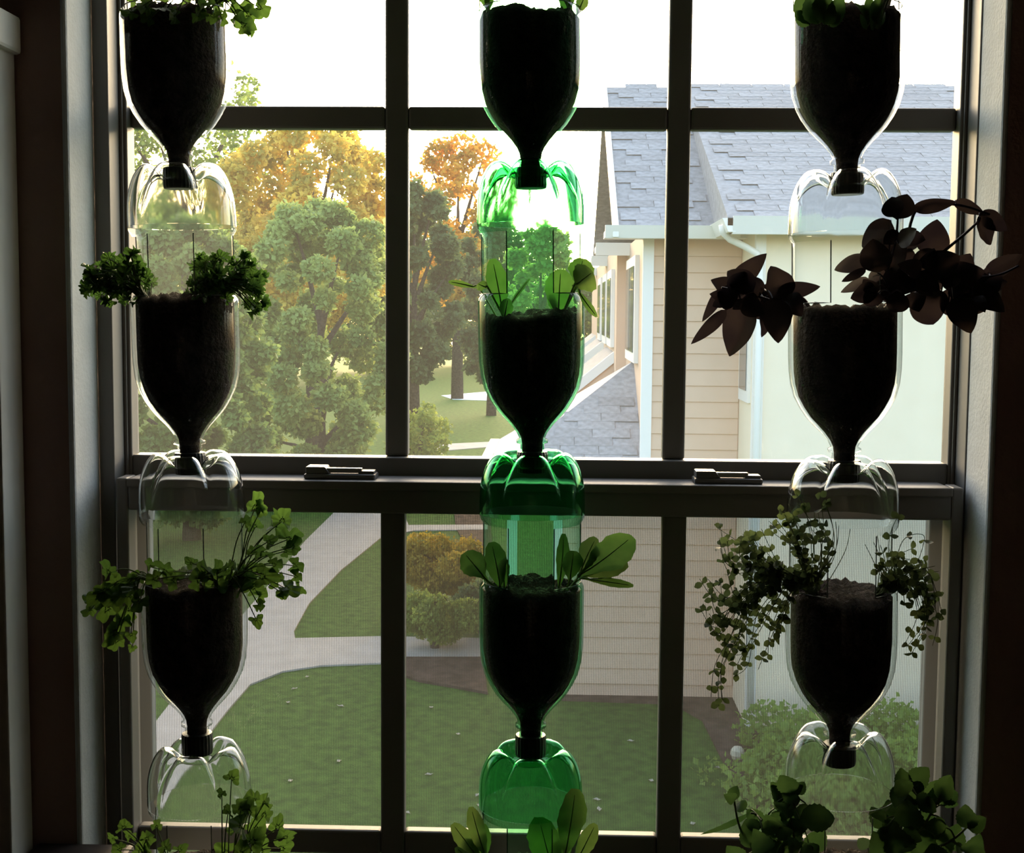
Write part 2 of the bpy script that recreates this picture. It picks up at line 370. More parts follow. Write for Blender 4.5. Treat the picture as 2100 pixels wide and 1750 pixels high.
# roofs -------------------------------------------------------------
SL = .525
XA0 = W(1262, 440, 14.1).x
ridgeY = 17.9; rz = EAVE + SL*(ridgeY-13.95)
roofA = MB().prism([(XA0, 13.95, EAVE), (Xr+7, 13.95, EAVE), (Xr+7, ridgeY, rz), (XA0, ridgeY, rz)], (0, .03, -.06)).build('main_roof', M_shing, house)
MB().prism([(XA0-.03, 13.93, EAVE-.1), (XA0-.03, ridgeY, rz-.1), (XA0-.03, ridgeY, rz+.02), (XA0-.03, 13.93, EAVE+.02)], (.06, 0, 0)).build('rake_board', M_trim, house)
MB().prism([(XA0, ridgeY, rz), (Xr+7, ridgeY, rz), (Xr+7, 22.5, EAVE), (XA0, 22.5, EAVE)], (0, -.03, -.06)).build('rear_roof', M_shing, house)
rzB = EAVE + SL*(17.1-12.95)
roofB = MB().prism([(XB0-.05, 12.95, EAVE+.04), (XB0-.05, ridgeY, rz+.03), (XB0-.05, ridgeY, rz-.05), (XB0-.05, 14.0, EAVE+.0), (XB0-.05, 12.95, EAVE-.04)], (Xr+7-XB0, 0, 0)).build('wing_roof', M_shing, house)
# porch hip roof against the side wall
pe = 2.42; pL = W(985, 985, 14.05).x; ptop = Vector((Xc, 16.25, 3.62)); pc = Vector((pL, 13.98, pe)); pr = Vector((Xc+.0, 13.98, pe)); pfar = Vector((pL, 18.5, pe))
proof = MB().prism([pc, pr, ptop], (0, .02, -.05)).build('porch_roof', M_shing, house)
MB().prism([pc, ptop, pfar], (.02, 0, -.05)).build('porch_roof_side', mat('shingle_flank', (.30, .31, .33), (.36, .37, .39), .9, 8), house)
MB().prism([pfar, ptop, Vector((Xc, 18.5, pe))], (0, -.02, -.05)).build('porch_roof_rear', M_shing, house)
gutter(pL-.05, XL+.2, 13.98, pe+.02, .1)
MB().prism([(pL-.1, 13.95, pe+.02), (pL-.05, 13.95, pe-.1), (pL+.02, 13.95, pe-.1), (pL+.02, 13.95, pe+.02)], (0, 4.5, 0)).build('gutter', M_gut, house)
MB().box((pL, 14.0, pe-.09), (Xc, 16.2, pe-.05)).build('porch_ceiling', M_trim, house)
# further porch roofs along the side wall, white rake boards facing us
for yy, (xa, ya), (xe_, ye) in ((18.6, (1284, 702), (1085, 862)), (22.5, (1252, 688), (1120, 790)), (27, (1232, 680), (1140, 750))):
    A = W(xa, ya, yy); B = W(xe_, ye, yy); d = Vector((0, 0, -.13))
    p_ = MB().prism([A, B, B+Vector((0, 0, -.05)), A+Vector((0, 0, -.05))], (0, 3.0, 0)).build('far_porch_roof', M_shing, house)
    MB().prism([A+Vector((0, -.04, .01)), B+Vector((0, -.04, .01)), B+Vector((0, -.04, -.15)), A+Vector((0, -.04, -.15))], (0, .04, 0)).build('rake_board', M_trim, house)
    MB().prism([A+d, B+d, Vector((B.x, yy, 1.9)), Vector((A.x, yy, 1.9))], (0, .05, 0)).build('porch_gable', M_siding, house)
# shingles: individual tabs on the faces turned to us
SHW, SHE = .42, .168
sme = MB().prism([(-SHW/2+.002, 0, .005), (SHW/2-.002, 0, .005), (SHW/2-.004, SHE+.03, .002), (-SHW/2+.004, SHE+.03, .002)], (0, 0, .004)).mesh('shingle', M_shing)
tabs = []
def lay(par, O, u, ulen, v, vlen, inside):
    u = u.normalized(); v = v.normalized(); nrm = u.cross(v).normalized()
    rot = Matrix((u, v, nrm)).transposed().to_4x4()
    j = 0
    while j*SHE < vlen-.02:
        i = 0
        while True:
            a = (i+.5*(j % 2)+.15*math.sin(j*7.3))*SHW
            if a > ulen+SHW: break
            c = O + u*a + v*(j*SHE)
            if inside(c): tabs.append(((c-EYE).length, Matrix.Translation(c+nrm*.004+nrm*random.uniform(-.001, .002)) @ rot, par))
            i += 1
        j += 1
vis_r = 4.75
lay(roofA, Vector((XA0, 13.95, EAVE)), Vector((1, 0, 0)), XB0-XA0+.9, Vector((0, 1, SL)), math.hypot(3.95, 3.95*SL), lambda c: XA0+.2 < c.x < XB0-.26)
lay(roofB, Vector((XB0, 12.95, EAVE+.04)), Vector((1, 0, 0)), vis_r-XB0, Vector((0, ridgeY-12.95, rz-.01-EAVE)), math.hypot(ridgeY-12.95, rz-EAVE)-.05, lambda c: c.x > XB0+.16 and c.x < .292*c.y+.35)
hip = (ptop-pc)
def in_porch(c):
    t = (c.z-pe)/(ptop.z-pe); return pc.x+hip.x*t+.22 < c.x < Xc-.16 and t < .96
lay(proof, Vector((pL, 13.98, pe)), Vector((1, 0, 0)), Xc-pL, (ptop-pr), (ptop-pr).length, in_porch)
tabs.sort(key=lambda t: t[0])
for d, mw, par in tabs[:298]: put('shingle', sme, mw, par)
rest = tabs[298:]
if rest:
    b = MB(); vv = [v.co.copy() for v in sme.vertices]; ff = [tuple(p.vertices) for p in sme.polygons]
    for d, mw, par in rest:
        i = len(b.v); b.v += [tuple(mw @ v) for v in vv]; b.f += [tuple(i+q for q in f_) for f_ in ff]
    tag(b.build('upper_shingles', M_shing, house), kind='stuff')

# ================================================================== OUTSIDE: trees, bushes
def leafmat(name, c1, c2, trans=.5, scale=1.2): return mat(name, c1, c2, .55, scale, .25, trans=trans, detail=8)
ML = dict(green=leafmat('leaf_green', (.13, .21, .05), (.30, .40, .11)), dark=leafmat('leaf_dark', (.08, .125, .045), (.17, .23, .085)),
          yellow=leafmat('leaf_yellow', (.45, .38, .08), (.90, .66, .12)), orange=leafmat('leaf_orange', (.40, .25, .04), (.80, .45, .06)),
          light=leafmat('leaf_light', (.22, .31, .08), (.42, .50, .15)), gold=leafmat('leaf_gold', (.30, .26, .04), (.65, .44, .06), scale=3),
          lime=leafmat('leaf_lime', (.20, .27, .05), (.38, .44, .09), scale=3), cover=leafmat('leaf_cover', (.17, .30, .045), (.31, .46, .09), scale=3))
M_bark = mat('bark', (.06, .045, .035), (.11, .085, .065), .95, 12, .1, .8)
def leaves_mesh(name, blobs, nleaf, size, m, seed=0, shell=.45):
    rg = random.Random(seed); b = MB(); wts = [r[0]*r[1] for c, r in blobs]
    for c, r in rg.choices(blobs, wts, k=nleaf):
        a = rg.uniform(0, 2*math.pi); zz = rg.uniform(-1, 1); s = math.sqrt(1-zz*zz); rad = rg.uniform(shell, 1)**.6 * rg.uniform(.9, 1.08)
        p = Vector((c[0]+r[0]*s*math.cos(a)*rad, c[1]+r[0]*s*math.sin(a)*rad, c[2]+r[1]*zz*rad))
        if p.z < .02: p.z = rg.uniform(.02, .15)
        d = Vector((rg.gauss(0, 1), rg.gauss(0, 1), rg.gauss(-.3, .8))).normalized()
        e = d.cross(Vector((rg.gauss(0, 1), rg.gauss(0, 1), rg.gauss(0, 1)))).normalized()
        L = size*rg.uniform(.7, 1.3); w = L*.36
        i = len(b.v); n_ = d.cross(e)*(L*.08)
        b.v += [tuple(p), tuple(p+d*L*.5+e*w+n_), tuple(p+d*L), tuple(p+d*L*.5-e*w+n_)]; b.f += [(i, i+1, i+2), (i, i+2, i+3)]
    return b.mesh(name, m)
def tree(name, label, px, D, ytop, hw, kind, nleaf, size, cat='tree', group=None, ybot=None, nb=16, trunk=True, seed=1, lean=0):
    rg = random.Random(seed*31+5)
    top = W(px, ytop, D); rw = hw*D/FPX; base = Vector((top.x, D, 0)); H = top.z
    zb_ = 0.15*H if ybot is None else max(.05, W(px, ybot, D).z)
    t = empty(name, base, label, cat, group)
    blobs = []; cz = (H+zb_)/2; hz = (H-zb_)/2
    for i in range(nb):
        q = -1+2*(i+.5)/nb; a = i*2.39996+rg.uniform(-.5, .5)
        rr = rw*.80*math.sqrt(max(0, 1-abs(q)**2.6))*rg.uniform(.35, 1)**.6
        br = min(rw*rg.uniform(.5, .85)*1.9/math.sqrt(nb), hz*.6); bz = min(br*.85, hz*.45)
        blobs.append(((base.x+rr*math.cos(a), D+rr*math.sin(a), cz+q*(hz-bz)), (br, bz)))
    if trunk:
        b = MB(); b.tube([base-Vector((0, 0, .05)), base+Vector((lean*.3, .05, zb_+.2*H)), base+Vector((lean, 0, H*.8))], .022*H+.05, 8, .03)
        tr_ = b.build('trunk', M_bark, t, smooth=True)
        for c, r in blobs[2::max(2, nb//10)]:
            s0 = base+Vector((lean*.4, 0, max(zb_*.6+.1*H, c[2]*.62))); e0 = Vector(c)
            MB().tube([s0, (s0+e0)/2+Vector((0, 0, .1)), e0], .012*H, 5, .012).build('branch', M_bark, tr_)
    o = bpy.data.objects.new('foliage', leaves_mesh('foliage', blobs, nleaf, size, ML[kind], seed)); COL.objects.link(o); adopt(o, t); tag(o, kind='stuff')
    return t
GT = 'trees beyond the lawn'
tree('broadleaf_tree', 'green bushy tree at the edge of the lawn beside the path', 385, 24, 430, 230, 'green', 40000, .12, group=GT, ybot=1085, seed=1, nb=75)
tree('broadleaf_tree', 'broad green tree with pale leaves in front of the yellow tree', 655, 31, 400, 210, 'light', 40000, .13, group=GT, ybot=1000, seed=2, nb=75)
tree('autumn_tree', 'tall yellow autumn tree rising behind the pale green tree', 640, 40, 235, 235, 'yellow', 30000, .17, group=GT, ybot=680, seed=3, nb=75)
tree('tall_tree', 'tallest sparse green tree standing against the white sky', 380, 46, 80, 200, 'green', 8500, .20, group=GT, ybot=520, seed=4, nb=75)
tree('dark_tree', 'dark green tree with a bare lower trunk by the far lawn', 850, 50, 370, 125, 'dark', 22000, .20, group=GT, ybot=790, seed=5, nb=45)
tree('autumn_tree', 'orange autumn tree standing behind the dark green trees', 940, 64, 270, 140, 'orange', 10000, .24, group=GT, ybot=640, seed=6, nb=45)
tree('dark_tree', 'dark green tree with a thick brown trunk near the pale drive', 1010, 54, 440, 105, 'dark', 12000, .20, group=GT, ybot=800, seed=7, nb=45)
tree('broadleaf_tree', 'mid green tree standing next to the porch of the house', 1110, 42, 455, 95, 'light', 12000, .17, group=GT, ybot=880, seed=8, nb=45)
tree('broadleaf_tree', 'small tree with loose leaves beside the far end of the path', 862, 33, 820, 70, 'lime', 3500, .11, group=GT, ybot=985, seed=9, nb=12)
for i, (px, D, yt, hw, kd) in enumerate(((60, 38, 420, 240, 'green'), (240, 54, 380, 220, 'light'), (520, 74, 400, 230, 'green'), (760, 90, 420, 220, 'dark'), (-150, 30, 400, 240, 'dark'), (980, 104, 440, 200, 'dark'), (1180, 82, 545, 120, 'green'))):
    tree('distant_tree', ['full green tree far off beyond the tree by the path', 'pale leafed tree far off behind the tallest tree', 'wide green tree at the back of the tree line', 'dark tree at the back of the tree line', 'dark tree hidden past the window frame at the lawn edge', 'dark tree far off beyond the pale drive', 'low green tree far off past the house wall'][i],
         px, D, yt, hw, kd, 18000, .2+.001*D, group=GT, ybot=790 if D > 50 else 900, seed=20+i, nb=40)
tree('golden_shrub', 'rounded golden yellow shrub in the bed beside the path', 908, 18.6, 1088, 112, 'gold', 10000, .055, 'shrub', None, 1225, 16, True, 31)
tree('green_shrub', 'low yellow green shrub in front of the golden shrub', 892, 16.3, 1208, 98, 'lime', 7500, .05, 'shrub', None, 1335, 11, True, 32)
tree('dark_shrub', 'dark green shrub crowded against the porch post', 985, 17.2, 1180, 55, 'dark', 3000, .055, 'shrub', None, 1320, 9, True, 33)
# leafy ground cover piled against the wing
b_ = []
rg = random.Random(99)
for i in range(150):
    x = rg.uniform(1475, 2080); t = rg.random()
    yb = 1470 + t*260 if x > 1560 else 1500 + t*110
    p = G(x, yb); 
    if p.y > 12.75: continue
    if (p-G(1512, 1562)).length < .46: continue
    h = .42*min(1, max(.25, (x-1455)/150)); b_.append(((p.x, p.y, h*.35), (rg.uniform(.26, .42), h*rg.uniform(.8, 1.15))))
gc = bpy.data.objects.new('ground_cover', leaves_mesh('ground_cover', b_, 26000, .07, ML['cover'], 77, .7)); COL.objects.link(gc)
tag(gc, 'bright green leafy ground cover piled against the cream wall', 'plants', kind='stuff')
p = G(1512, 1562); s = MB()
s.lathe([(.02, 0), (.085, .01), (.11, .06), (.10, .12), (.06, .16), (.01, .17)], 9)
st = s.build('pale_stone', mat('stone_pale', (.55, .47, .33), (.66, .58, .42), .8, 12)); st.location = (p.x, p.y, .02); st.scale = (.62, .62, .75); tag(st, 'small pale rounded stone on the mulch beside the ground cover', 'stone')

# ================================================================== BOTTLE PLANTERS
RB = .0555                                   # bottle radius
PROF = [(.0125, .016), (.0125, .030), (.0165, .031), (.0165, .034), (.0135, .036), (.0165, .042), (.0230, .050), (.0310, .058), (.0380, .066),
        (.0445, .076), (.0500, .087), (.0535, .100), (.0550, .114), (RB, .130), (RB, .174), (.0548, .178), (.0518, .182), (.0515, .190),
        (.0515, .238), (.0520, .2425), (.0548, .247), (RB, .2515)]
OPEN_Z = (.1815, .2425); OPEN_A = (R_(27), R_(96))
def build_shell(m):
    NS = 80; b = MB(); pr = list(PROF)
    for r, z in pr:
        for q in range(NS):
            a = 2*math.pi*q/NS; b.v.append((r*math.sin(a), -r*math.cos(a), z))
    for k in range(len(pr)-1):
        for q in range(NS):
            a = 2*math.pi*(q+.5)/NS; a = a if a <= math.pi else a-2*math.pi
            if pr[k][1] >= OPEN_Z[0] and pr[k+1][1] <= OPEN_Z[1]+.001 and OPEN_A[0] < abs(a) < OPEN_A[1]: continue
            b.f.append((k*NS+q, k*NS+(q+1) % NS, (k+1)*NS+(q+1) % NS, (k+1)*NS+q))
    return b.mesh('shell', m, True)
def build_cut(m, s):
    b = MB(); r = .0516; z0, z1 = .182, .2425
    aa = [OPEN_A[0]+(OPEN_A[1]-OPEN_A[0])*t/8 for t in range(9)]
    loop = [(s*r*math.sin(aa[0]), -r*math.cos(aa[0]), z1)] + [(s*r*math.sin(a), -r*math.cos(a), z0) for a in aa] + [(s*r*math.sin(aa[-1]), -r*math.cos(aa[-1]), z1)]
    b.tube(loop, .00062, 5)
    return b.mesh('cut_edge', m)
def build_base(m, ph=0):
    """five-lobed bottle foot, open in the middle where the neck above is pushed in"""
    NS, NT = 120, 26; b = MB()
    foot = [(RB, 0), (RB*1.0, .014), (.0545, .026), (.0515, .037), (.0470, .046), (.0410, .0525), (.0350, .0545), (.0290, .0525), (.0240, .047), (.0195, .0425), (.0162, .0410)]
    val = [(RB, 0), (.0545, .010), (.0520, .019), (.0480, .027), (.0430, .0335), (.0370, .0385), (.0310, .0415), (.0255, .0428), (.0215, .0425), (.0185, .0415), (.0162, .0405)]
    def at(c, t):
        x = t*(len(c)-1); i = min(int(x), len(c)-2); f = x-i
        p0 = c[max(i-1, 0)]; p1 = c[i]; p2 = c[i+1]; p3 = c[min(i+2, len(c)-1)]
        return tuple(.5*((2*p1[j])+(-p0[j]+p2[j])*f+(2*p0[j]-5*p1[j]+4*p2[j]-p3[j])*f*f+(-p0[j]+3*p1[j]-3*p2[j]+p3[j])*f**3) for j in (0, 1))
    for k in range(NT+1):
        t = k/NT; fr, fz = at(foot, t); vr, vz = at(val, t)
        for q in range(NS):
            a = 2*math.pi*q/NS+ph; w = abs(math.cos(2.5*a)); w = w**.55
            w = w*w*(3-2*w)
            r = vr+(fr-vr)*w; z = vz+(fz-vz)*w
            b.v.append((r*math.sin(a), -r*math.cos(a), .2515+z*1.14))
    for k in range(NT):
        for q in range(NS): b.f.append((k*NS+q, k*NS+(q+1) % NS, (k+1)*NS+(q+1) % NS, (k+1)*NS+q))
    return b.mesh('base', m, True)
def build_cap(m):
    NS = 48; b = MB()
    for r, z in ((.0145, 0), (.0158, .001), (.0163, .004), (.0163, .019), (.0155, .022), (.0130, .0225)):
        for q in range(NS):
            a = 2*math.pi*q/NS; rr = r+(.0004 if q % 2 else 0); b.v.append((rr*math.cos(a), rr*math.sin(a), z))
    for k in range(5):
        for q in range(NS): b.f.append((k*NS+q, k*NS+(q+1) % NS, (k+1)*NS+(q+1) % NS, (k+1)*NS+q))
    b.f.append(tuple(range(NS))[::-1]); b.f.append(tuple(range(5*NS, 6*NS)))
    return b.mesh('cap', m)
def build_soil(zt, dip, tilt, seed, gap):
    rg = random.Random(seed); NS = 64; b = MB()
    prof = [(max(.004, r-gap*min(1, r/.03)), z) for r, z in PROF if z < .176 and r <= RB and not (.030 < z < .035)]
    prof = [p for p in prof if p[1] < zt-.004] + [(RB-gap, zt-.004)]
    for r, z in prof:
        for q in range(NS):
            a = 2*math.pi*q/NS; rr = r-(.0008*noise.noise((math.cos(a)*6, math.sin(a)*6, z*120+seed)) if r > .03 else 0)
            b.v.append((rr*math.cos(a), rr*math.sin(a), z + (dip+tilt*math.cos(a) if z == prof[-1][1] else 0)))
    nr = 14
    for k in range(1, nr+1):
        fr = 1-k/(nr+.5); r = (RB-gap)*fr
        for q in range(NS):
            a = 2*math.pi*q/NS; x, y = r*math.cos(a), r*math.sin(a)
            h = .006*noise.noise((x*60, y*60, seed*3.1))+.0045*noise.noise((x*170, y*170, seed))+rg.uniform(-.0012, .0018)
            b.v.append((x, y, zt+h+dip*fr*fr*1.0+tilt*math.cos(a)*fr))
    n = len(prof)+nr
    for k in range(n-1):
        for q in range(NS): b.f.append((k*NS+q, k*NS+(q+1) % NS, (k+1)*NS+(q+1) % NS, (k+1)*NS+q))
    b.f.append(tuple(range(NS))[::-1]); b.f.append(tuple(range((n-1)*NS, n*NS)))
    return b.mesh('soil', M_soil, True)
SHELL = {0: build_shell(M_shell), 1: build_shell(M_shellg)}
CUT = {(g, s): build_cut(M_cutg if g else M_cut, s) for g in (0, 1) for s in (-1, 1)}
CAP = {0: build_cap(M_cap), 1: build_cap(M_capg)}
BASES = {(g, k): build_base(M_baseg if g else M_base, ph) for g in (0, 1) for k, ph in enumerate((.2, .75, -.35))}
YL, YC, YR = 1.395, 1.395, 1.345
# label, green?, plane, cap-bottom pixel, foot-top pixel, soil height, dip, tilt, base kind
BOT = [
 ('clear bottle planter under the leafy herb at the window head', 0, YL, (368, 388), (352, -250), .178, 0, 0, 0),
 ('clear bottle planter holding two clumps of curly parsley', 0, YL, (391, 972), (370, 338), .179, .002, 0, 1),
 ('clear bottle planter holding leggy coriander with round leaves', 0, YL, (405, 1546), (392, 928), .178, .003, 0, 2),
 ('clear bottle planter with short coriander next to the black cabinet', 0, YL, (424, 2100), (406, 1478), .178, .002, 0, 0),
 ('green bottle planter with tall lettuce stems under the window head', 1, YC, (1089, 387), (1084, -250), .178, -.003, 0, 1),
 ('green bottle planter with upright lettuce above the meeting rail', 1, YC, (1092, 970), (1087, 332), .160, .002, .004, 0),
 ('green bottle planter with lettuce spreading over the rim below the meeting rail', 1, YC, (1088, 1550), (1092, 927), .177, 0, 0, 2),
 ('green bottle planter with broad lettuce leaves above the lowest grille bar', 1, YC, (1088, 2110), (1088, 1482), .178, 0, 0, 1),
 ('clear bottle planter under pale herb leaves in front of the house roof', 0, YR, (1737, 400), (1738, -260), .180, -.002, -.002, 2),
 ('clear bottle planter holding purple basil', 0, YR, (1731, 988), (1734, 350), .170, .010, 0, 1),
 ('clear bottle planter holding trailing thyme', 0, YR, (1721, 1568), (1729, 940), .182, -.004, 0, 0),
 ('clear bottle planter holding bushy mint', 0, YR, (1716, 2130), (1722, 1498), .178, 0, 0, 2)]
PL = []
for i, (lab, g, Y, cpx, fpx, zt, dip, tilt, bk) in enumerate(BOT):
    c = W(*cpx, Y); t = W(*fpx, Y); ax = (t-c).normalized()
    e = empty('bottle_planter', c, lab, 'planter'); e.rotation_euler = (0, math.atan2(ax.x, ax.z), 0)
    s = (t-c).length/.3135; e.scale = (1.0, 1.0, s) if .97 < s < 1.06 else (1, 1, 1)
    for nm, me in (('shell', SHELL[g]), ('cut_edge', CUT[(g, -1)]), ('cut_edge', CUT[(g, 1)]), ('cap', CAP[g]), ('soil', build_soil(zt, dip, tilt, i+1, .0052 if g == 0 else .0042)), ('base', BASES[(g, bk)])):
        o = bpy.data.objects.new(nm, me); COL.objects.link(o); o.parent = e
        if nm == 'base':
            so = o.modifiers.new('thickness', 'SOLIDIFY'); so.thickness = .0011; so.offset = -1; so.use_rim = False
    PL.append((c.copy(), math.atan2(ax.x, ax.z), e.scale[2], zt))

# where the plastic and the soil are, so that stems leave by the cut openings and leaves stay clear of the walls
OUTER = PROF + [(RB, .2515+.014*1.14), (.0545, .2515+.026*1.14), (.0515, .2515+.037*1.14), (.0470, .2515+.046*1.14), (.0410, .2515+.0525*1.14), (.0350, .2515+.0545*1.14)]
def loc(k, p):
    c, an, sc, zt = PL[k]; q = p-c; ca, sa = math.cos(an), math.sin(an)
    return Vector((q.x*ca-q.z*sa, q.y, (q.x*sa+q.z*ca)/sc))
def glob(k, q):
    c, an, sc, zt = PL[k]; ca, sa = math.cos(an), math.sin(an); z = q.z*sc
    return c+Vector((q.x*ca+z*sa, q.y, -q.x*sa+z*ca))
def wall_r(z):
    if z < OUTER[0][1] or z > OUTER[-1][1]: return -1
    for (r0, z0), (r1, z1) in zip(OUTER, OUTER[1:]):
        if z <= z1: return r0+(r1-r0)*((z-z0)/(z1-z0) if z1 > z0 else 0)
    return -1
def az_of(q): return math.atan2(q.x, -q.y)
def side(q):
    """signed distance to the bottle wall: below zero inside"""
    w = wall_r(q.z); return 1.0 if w < 0 else math.hypot(q.x, q.y)-w
def in_open(q): return OPEN_Z[0] < q.z < OPEN_Z[1]+.006 and OPEN_A[0]-.03 < abs(az_of(q)) < OPEN_A[1]+.03
COLS = [range(0, 4), range(4, 8), range(8, 12)]
def clashes(k, pts, pairs, root=None):
    """how many edges go through plastic, plus points buried in soil away from the root"""
    n = 0
    for kk in COLS[k//4]:
        if abs(kk-k) > 1: continue
        L = [loc(kk, p) for p in pts]; S = [side(q) for q in L]
        for a, b_ in pairs:
            if (S[a] < 0) != (S[b_] < 0):
                f = S[a]/(S[a]-S[b_]) if S[a] != S[b_] else .5
                q = L[a].lerp(L[b_], min(1, max(0, f)))
                if not in_open(q): n += 1
        for p, q, sg in zip(pts, L, S):
            if sg < 0 and q.z < PL[kk][3]-.004 and (root is None or (p-root).length > .02): n += 1
    return n
def root_at(k, sg, jit=0.0, az=None):
    a = sg*(R_(80 if k == 4 else 62) if az is None else az)+rp.uniform(-.15, .15)*(1 if jit else 0); r = (.044 if k == 4 else .036)+rp.uniform(-.006, .004)*(1 if jit else 0)
    return glob(k, Vector((r*math.sin(a), -r*math.cos(a), PL[k][3]-.005)))
def gate_at(k, toward, sg, jit=.0):
    """a point just over the cut rim, on the way to 'toward'"""
    q = loc(k, toward); a = min(R_(86), max(R_(38), abs(az_of(q)) if q.x*sg > 0 else R_(40)))
    zz = min(.222, max(.1875, .176+.25*(q.z-.176)))+rp.uniform(0, jit)
    return glob(k, Vector((sg*.0535*math.sin(a), -.0535*math.cos(a), zz)))
def route(k, end, sg, r0=None, jit=.004):
    """way for a stem from the soil through the opening to 'end'"""
    q = loc(k, end); r0 = r0 or root_at(k, sg, 1)
    if side(q) < 0: return [r0, r0.lerp(end, .5)+Vector((0, 0, .004)), end]
    g = gate_at(k, end, sg, jit); m_ = g.lerp(end, .5)+Vector((0, -.002, .006)); lm = loc(k, m_); rr = math.hypot(lm.x, lm.y)
    if rr < .061 and lm.z < .26:
        f = .061/max(rr, 1e-4); m_ = glob(k, Vector((lm.x*f, lm.y*f, lm.z)))
    if (end-g).length < .012: return [r0, g, end]
    return [r0, g, m_, end]
DEPTHS = [0, -.012, .012, -.024, -.036, -.048, .024, -.060, -.072, .036]

# ================================================================== PLANTS
M_let = mat('lettuce_leaf', (.06, .105, .022), (.09, .145, .034), .45, 40, .35, trans=.55)
M_letd = mat('lettuce_leaf_dark', (.05, .11, .02), (.08, .15, .03), .45, 40, .35, trans=.45)
M_stem = mat('herb_stem', (.09, .13, .04), None, .6, trans=.2)
M_pars = mat('parsley_leaf', (.035, .085, .015), (.06, .13, .025), .5, 60, .3, trans=.4)
M_cori = mat('coriander_leaf', (.045, .10, .016), (.08, .15, .025), .45, 40, .4, trans=.5)
M_basil = mat('basil_leaf', (.014, .010, .013), (.028, .020, .019), .45, 30, .4, trans=.22)
M_bstem = mat('basil_stem', (.03, .016, .026), None, .5)
M_thyme = mat('thyme_leaf', (.05, .075, .025), (.08, .11, .04), .55, 50, .3, trans=.4)
M_mint = mat('mint_leaf', (.03, .07, .018), (.055, .11, .028), .5, 40, .35, trans=.35)
def prof_let(t): return .14+.86*math.sin(math.pi*min(1, max(0, (t-.12)/.90))**1.35)**.75 if t > .14 else .15
def prof_ov(t): return max(.02, math.sin(math.pi*t**.74)**.72*(1-.10*t))
def prof_ell(t): return max(.04, math.sin(math.pi*t)**.7)
def leaf_mb(p0, p1, wid, prof, nrm, bend=.15, fold=.15, frill=0, serr=0, nl=12, nw=6, seed=0):
    ax = p1-p0; L = ax.length; axn = ax/L
    sd_ = axn.cross(nrm)
    if sd_.length < 1e-4: sd_ = axn.cross(Vector((1, 0, 0)))
    sd_.normalize(); nn = sd_.cross(axn); b = MB()
    for i in range(nl+1):
        t = i/nl; c = p0+ax*t+nn*(bend*L*math.sin(math.pi*t)); hw = .5*wid*prof(t)
        for j in range(nw+1):
            u = -1+2*j/nw; k = hw*u*(1+(serr*(1 if i % 2 else -1) if abs(u) == 1 else 0))
            q = c+sd_*k+nn*(fold*abs(u)*hw + frill*wid*u*u*math.sin(t*17+seed+(2 if u > 0 else 0)))
            b.v.append(tuple(q))
    for i in range(nl):
        for j in range(nw): b.f.append((i*(nw+1)+j, i*(nw+1)+j+1, (i+1)*(nw+1)+j+1, (i+1)*(nw+1)+j))
    return b
def leaf_clash(k, b, nl, nw, root):
    P = [Vector(v) for v in b.v]; pr = []
    for i in range(nl):
        for j in range(0, nw+1, nw//2): pr.append((i*(nw+1)+j, (i+1)*(nw+1)+j))
    for i in range(nl+1): pr += [(i*(nw+1), i*(nw+1)+nw//2), (i*(nw+1)+nw//2, i*(nw+1)+nw)]
    return clashes(k, P, pr, root)
def stem(parent, pts, r, m=M_stem, name='stem', r2=None):
    P = [Vector(p) for p in pts]; out_ = []
    for i in range(len(P)-1):                               # smooth the polyline
        p0 = P[max(i-1, 0)]; p1 = P[i]; p2 = P[i+1]; p3 = P[min(i+2, len(P)-1)]
        for k in range(8):
            f = k/8; out_.append(.5*((2*p1)+(p2-p0)*f+(2*p0-5*p1+4*p2-p3)*f*f+(3*p1-p0-3*p2+p3)*f**3))
    out_.append(P[-1]); MB().tube(out_, r, 5, r2 or r*.6).build(name, m, parent, True)
    return out_
PXM = 1/1960.0                                  # metres per photo pixel at the bottles
rp = random.Random(5)
def facing(jx=.45, jz=.35): return Vector((rp.gauss(0, jx), -1, rp.gauss(.15, jz))).normalized()

def lettuce(label, Y, base, leaves, kb):
    sg = 1 if loc(kb, W(*base, Y)).x > 0 else -1
    t = empty('lettuce', root_at(kb, sg), label, 'lettuce')
    for k, (a, b_, w, dk, dy) in enumerate(leaves):
        n_ = facing(.3, .2); bend = rp.uniform(.02, .06); best = None
        for d in DEPTHS:
            p1 = W(b_[0], b_[1], Y+dy+d); out = side(loc(kb, p1)) > 0 and kb != 4
            for f in (0, 1):
                p0 = gate_at(kb, p1, sg, .0) if out and f == 0 else root_at(kb, sg)+Vector((sg*.004*(k % 3-1), .004*(k % 2), 0))
                if f == 1 and out and best and best[0] == 0: break
                b = leaf_mb(p0, p1, w*PXM*1.08, prof_let, n_, bend, .10, .05, .04, seed=k)
                c = leaf_clash(kb, b, 12, 6, p0)
                if best is None or c < best[0]: best = (c, b, p0, p1, out and f == 0)
            if best[0] == 0: break
        c, b, p0, p1, gated = best
        b.build('leaf', M_letd if dk else M_let, t, True)
        rib = mat('lettuce_rib', (.20, .28, .10), None, .5, trans=.4); mid = [Vector(b.v[i*7+3])-n_*-.0004 for i in (0, 3, 6, 9, 11)]
        stem(t, ([root_at(kb, sg, 1)] if gated else [])+mid, .0011, rib, 'midrib', .0003)
    return t
YCf = YC-.03
lettuce('lettuce with a thin leaf reaching out beside the dark trees', YCf, (1000, 652), [((1000, 648), (1010, 531), 40, 1, 0), ((992, 646), (980, 582), 24, 0, -.01), ((990, 640), (920, 578), 13, 1, .02), ((1012, 655), (1042, 612), 26, 1, -.01), ((1016, 652), (1086, 572), 8, 1, .03)], 5)
